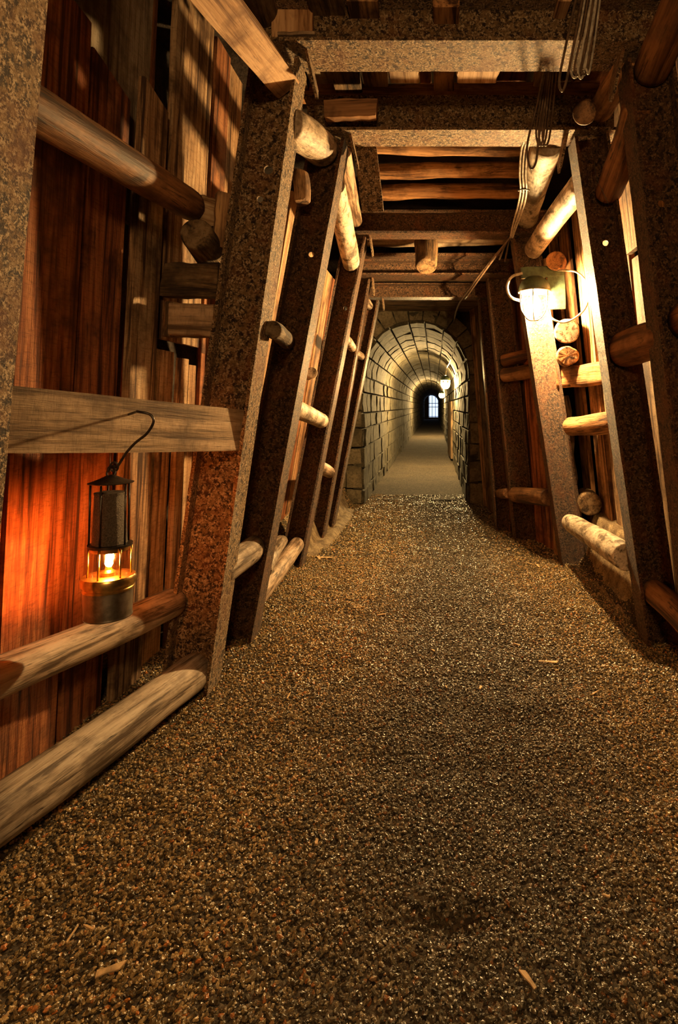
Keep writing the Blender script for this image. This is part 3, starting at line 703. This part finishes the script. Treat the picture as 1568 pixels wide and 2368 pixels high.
# portal face stones around the arch
wb = tag(empty('wall_back', (XC, YP, 0)), kind='structure')
bm = bmesh.new(); N_ = 40; inner = []; outer = []
for s in np.linspace(0, total, N_+1):
    p, n = prof(s, .05); inner.append(bm.verts.new((p.x, YP+.06, p.z)))
    q = V((max(-1.6, min(1.6, XC+(p.x-XC)*6)), YP+.06, 0 if s in (0, total) else min(2.9, max(0, p.z*1.0+(p.z-.9)*2.5 if p.z > .9 else p.z)))); outer.append(bm.verts.new(q))
for i in range(N_): bm.faces.new((inner[i], inner[i+1], outer[i+1], outer[i]))
link('backing', finish(bm, 'backing'), M['rock'], wb)
def pstone(poly, d0=.02, d1=.10):
    cxm = sum(p[0] for p in poly)/len(poly); czm = sum(p[1] for p in poly)/len(poly); loc = V((cxm, YP, czm)); bm = bmesh.new()
    fr = [bm.verts.new(((x-cxm)*.90, -d0-random.uniform(0, .03), (z-czm)*.90)) for x, z in poly]
    mid = [bm.verts.new(((x-cxm)*.98, .01, (z-czm)*.98)) for x, z in poly]
    bk = [bm.verts.new(((x-cxm)*.98, d1, (z-czm)*.98)) for x, z in poly]
    n = len(poly); bm.faces.new(fr)
    for A, B in ((fr, mid), (mid, bk)):
        for i in range(n): bm.faces.new((A[i], A[(i+1) % n], B[(i+1) % n], B[i]))
    link('stone', finish(bm, 'stone'), M['stone_face'], wb, Matrix.Translation(loc))
for side in (-1, 1):
    x0 = XC+side*RA; z = 0
    while z < ZS-.05:
        h = random.uniform(.16, .26); xa = x0+side*.01; 
        for j in range(3 if side < 0 else 1):
            wd = random.uniform(.16, .30); pts = [(xa, z), (xa+side*wd, z), (xa+side*wd, z+h), (xa, z+h)]
            if side < 0 and xa+side*wd < -1.35: break
            pstone([(px+random.uniform(-.012, .012), pz+random.uniform(-.012, .012)) for px, pz in pts]); xa += side*wd
        z += h
na = 13
for i in range(na):
    a0 = math.pi*(1-i/na); a1 = math.pi*(1-(i+1)/na)
    r0, r1 = RA+.01, RA+random.uniform(.16, .24)
    pstone([(XC+r0*math.cos(a0), ZS+r0*math.sin(a0)), (XC+r1*math.cos(a0), ZS+r1*math.sin(a0)), (XC+r1*math.cos(a1), ZS+r1*math.sin(a1)), (XC+r0*math.cos(a1), ZS+r0*math.sin(a1))])
for x, z, w_, h in [(-1.12, 1.45, .26, .24), (-1.10, 1.70, .28, .25), (-.88, 1.86, .22, .22), (-1.14, 1.96, .24, .2), (-.85, 2.09, .28, .2), (-.56, 2.10, .27, .17), (-.27, 2.16, .25, .16), (0, 2.15, .27, .16), (.27, 2.05, .26, .2), (.25, 2.26, .28, .18), (.42, 1.86, .2, .2), (-.62, 1.96, .2, .13)]:
    pstone([(x+random.uniform(-.02, .02), z), (x+w_, z+random.uniform(-.02, .02)), (x+w_+random.uniform(-.02, .02), z+h), (x, z+h)])

# end wall with the daylight door and a dark partition
bm = bmesh.new()
def bx(bm, x0, x1, y0, y1, z0, z1):
    v = [bm.verts.new((x, y, z)) for x in (x0, x1) for y in (y0, y1) for z in (z0, z1)]
    for f in ((0, 1, 3, 2), (4, 6, 7, 5), (0, 4, 5, 1), (2, 3, 7, 6), (0, 2, 6, 4), (1, 5, 7, 3)): bm.faces.new([v[i] for i in f])
bx(bm, -.9, -.40, 46, 46.1, 0, 2.3); bx(bm, .40, .6, 46, 46.1, 0, 2.3); bx(bm, -.4, .4, 46, 46.1, 2.1, 2.4); bx(bm, -.4, .4, 46, 46.1, 0, .16)
tag(link('wall_end', finish(bm, 'wall_end'), M['rock']), kind='structure')
bm = bmesh.new(); bx(bm, -.40, .40, 46.06, 46.08, .16, 2.1)
dr = tag(link('window_1', finish(bm, 'window_1'), M['daylight']), kind='structure')
for x in (-.37, -.12, .14, .37):
    bm = bmesh.new(); bx(bm, x-.02, x+.02, 46.0, 46.05, .16, 2.1); link('window_bar', finish(bm, 'window_bar'), M['iron'], dr)
for z in (.22, 1.0, 1.3):
    bm = bmesh.new(); bx(bm, -.4, .4, 45.99, 46.04, z-.025, z+.025); link('window_rail', finish(bm, 'window_rail'), M['iron'], dr)
pr = tag(plank('door_leaf', V((.335, 11.4, .04)), V((.335, 11.4, 1.14)), 1.3, .04, V((-.02, 1, 0)), M['log_dark'], rag=.003), 'dark low wooden door leaf leaning along the right tunnel wall', 'door')

# ------------------------------------------------------------------ wood chips on the path
G = 'wood chips scattered on the gravel path'
def chip(x, y, L_, w_, a, label='small pale wood chip lying on the gravel path'):
    k = 1.04/(y-940); p = W(x, y, k); z = fh(p.x, p.y)+.008
    d = V((math.cos(a), math.sin(a), .08))*L_/2; c = V((p.x, p.y, z))
    o = plank('wood_chip', c-d, c+d, w_, .003, V((-math.sin(a), math.cos(a), .1)), M['chip'], rag=w_*.25, seg=3, cut1=w_*.4)
    tag(o, label, 'wood chip', G)
chip(255, 2245, .045, .014, .3, 'broad pale wood chip at the bottom left of the path'); chip(1222, 2285, .035, .010, 2.2, 'split pale wood chip at the bottom right of the path')
chip(168, 2165, .035, .003, 1.5, 'upright thin splinter in the gravel at lower left'); chip(205, 2150, .03, .004, -.4, 'short slanting splinter beside the upright one at lower left')
chip(1268, 1535, .075, .010, -.3, 'long brown splinter right of the path centre'); chip(1243, 1310, .06, .012, 1.8, 'bright curved chip before the lit post')
chip(738, 1290, .07, .018, 2.0, 'bright chip beside the foot of the reddish post'); chip(755, 1290, .1, .02, -.3, 'flat pale chip by the earth at the reddish post')
for i in range(34):
    k = random.uniform(.0009, .0034); p = V((random.uniform(-.65, .8), F*k, 0))
    chip(1003+p.x/k, 940+1.04/k, random.uniform(.012, .05)*(1 if k > .0015 else .5), random.uniform(.003, .007), random.uniform(0, 3.1))

# ------------------------------------------------------------------ gravel (uncountable)
rng = np.random.default_rng(3)
def scatter(n, y0, y1, x0=-1.12, x1=1.15):
    ys = rng.uniform(y0, y1, n); xs = rng.uniform(x0, x1, n)
    return xs, ys
def gravel_obj(name, n, y0, y1, smin, smax, label):
    xs, ys = scatter(n, y0, y1)
    keep = np.abs(xs+0.0) < 1.2; 
    # keep only what can be near the view (a generous margin)
    keep &= (xs > -ys*.9-.15) & (xs < ys*.55+.2)
    xs, ys = xs[keep], ys[keep]
    # heights from a grid lookup of the floor function
    gx = np.arange(-1.3, 1.35, .025); gy = np.arange(y0-.05, y1+.1, .025)
    g = np.array([[fh(a, b) for a in gx] for b in gy])
    fx = (xs-gx[0])/.025; fy = (ys-gy[0])/.025; ix = fx.astype(int); iy = fy.astype(int); tx = fx-ix; ty = fy-iy
    zs = (g[iy, ix]*(1-tx)+g[iy, ix+1]*tx)*(1-ty)+(g[iy+1, ix]*(1-tx)+g[iy+1, ix+1]*tx)*ty
    zs = zs+rng.uniform(-.0015, .0035, len(zs))
    me = bpy.data.meshes.new(name); me.vertices.add(len(xs)); me.vertices.foreach_set('co', np.stack([xs, ys, zs], 1).astype('f').ravel())
    o = bpy.data.objects.new(name, me); C.objects.link(o)
    ng = bpy.data.node_groups.new(name, 'GeometryNodeTree')
    ng.interface.new_socket('Geometry', in_out='INPUT', socket_type='NodeSocketGeometry'); ng.interface.new_socket('Geometry', in_out='OUTPUT', socket_type='NodeSocketGeometry')
    A = ng.nodes.new; gi = A('NodeGroupInput'); go = A('NodeGroupOutput')
    stones = A('GeometryNodeGeometryToInstance')
    for q in range(4):
        ic = A('GeometryNodeMeshIcoSphere'); ic.inputs['Radius'].default_value = 1; ic.inputs['Subdivisions'].default_value = 1 if y1 > 2.2 else 2
        ps = A('ShaderNodeTexNoise'); ps.inputs['Scale'].default_value = 1.1; ps.inputs['Detail'].default_value = 1
        va = A('ShaderNodeVectorMath'); va.operation = 'ADD'; va.inputs[1].default_value = (q*7.3, q*3.1, 0); pp = A('GeometryNodeInputPosition')
        ng.links.new(pp.outputs[0], va.inputs[0]); ng.links.new(va.outputs[0], ps.inputs['Vector'])
        sub = A('ShaderNodeVectorMath'); sub.operation = 'SUBTRACT'; sub.inputs[1].default_value = (.5, .5, .5); ng.links.new(ps.outputs[1], sub.inputs[0])
        sc = A('ShaderNodeVectorMath'); sc.operation = 'SCALE'; sc.inputs[3].default_value = 2.2; ng.links.new(sub.outputs[0], sc.inputs[0])
        sp = A('GeometryNodeSetPosition'); ng.links.new(ic.outputs[0], sp.inputs[0]); ng.links.new(sc.outputs[0], sp.inputs['Offset'])
        tr = A('GeometryNodeTransform'); tr.inputs['Scale'].default_value = ((1, .68, .5), (1, .8, .6), (1, .55, .55), (.9, .75, .4))[q]
        ng.links.new(sp.outputs[0], tr.inputs[0])
        ss = A('GeometryNodeSetShadeSmooth'); ss.inputs['Shade Smooth'].default_value = False; ng.links.new(tr.outputs[0], ss.inputs[0])
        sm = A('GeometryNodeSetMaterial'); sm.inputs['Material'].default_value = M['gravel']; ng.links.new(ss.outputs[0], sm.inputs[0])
        ng.links.new(sm.outputs[0], stones.inputs[0])
    iop = A('GeometryNodeInstanceOnPoints'); iop.inputs['Pick Instance'].default_value = True
    r1 = A('FunctionNodeRandomValue'); r1.data_type = 'FLOAT_VECTOR'; r1.inputs[0].default_value = (-.6, -.6, 0); r1.inputs[1].default_value = (.6, .6, 6.28)
    r2 = A('FunctionNodeRandomValue'); r2.data_type = 'FLOAT'; r2.inputs[2].default_value = smin; r2.inputs[3].default_value = smax; r2.inputs['Seed'].default_value = 5
    mp = A('GeometryNodeMeshToPoints'); ng.links.new(gi.outputs[0], mp.inputs[0]); ng.links.new(mp.outputs[0], iop.inputs['Points'])
    ng.links.new(stones.outputs[0], iop.inputs['Instance']); ng.links.new(r1.outputs[0], iop.inputs['Rotation']); ng.links.new(r2.outputs[1], iop.inputs['Scale'])
    ng.links.new(iop.outputs[0], go.inputs[0])
    md = o.modifiers.new('gravel', 'NODES'); md.node_group = ng
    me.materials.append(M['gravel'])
    return tag(o, label, 'gravel', kind='stuff')
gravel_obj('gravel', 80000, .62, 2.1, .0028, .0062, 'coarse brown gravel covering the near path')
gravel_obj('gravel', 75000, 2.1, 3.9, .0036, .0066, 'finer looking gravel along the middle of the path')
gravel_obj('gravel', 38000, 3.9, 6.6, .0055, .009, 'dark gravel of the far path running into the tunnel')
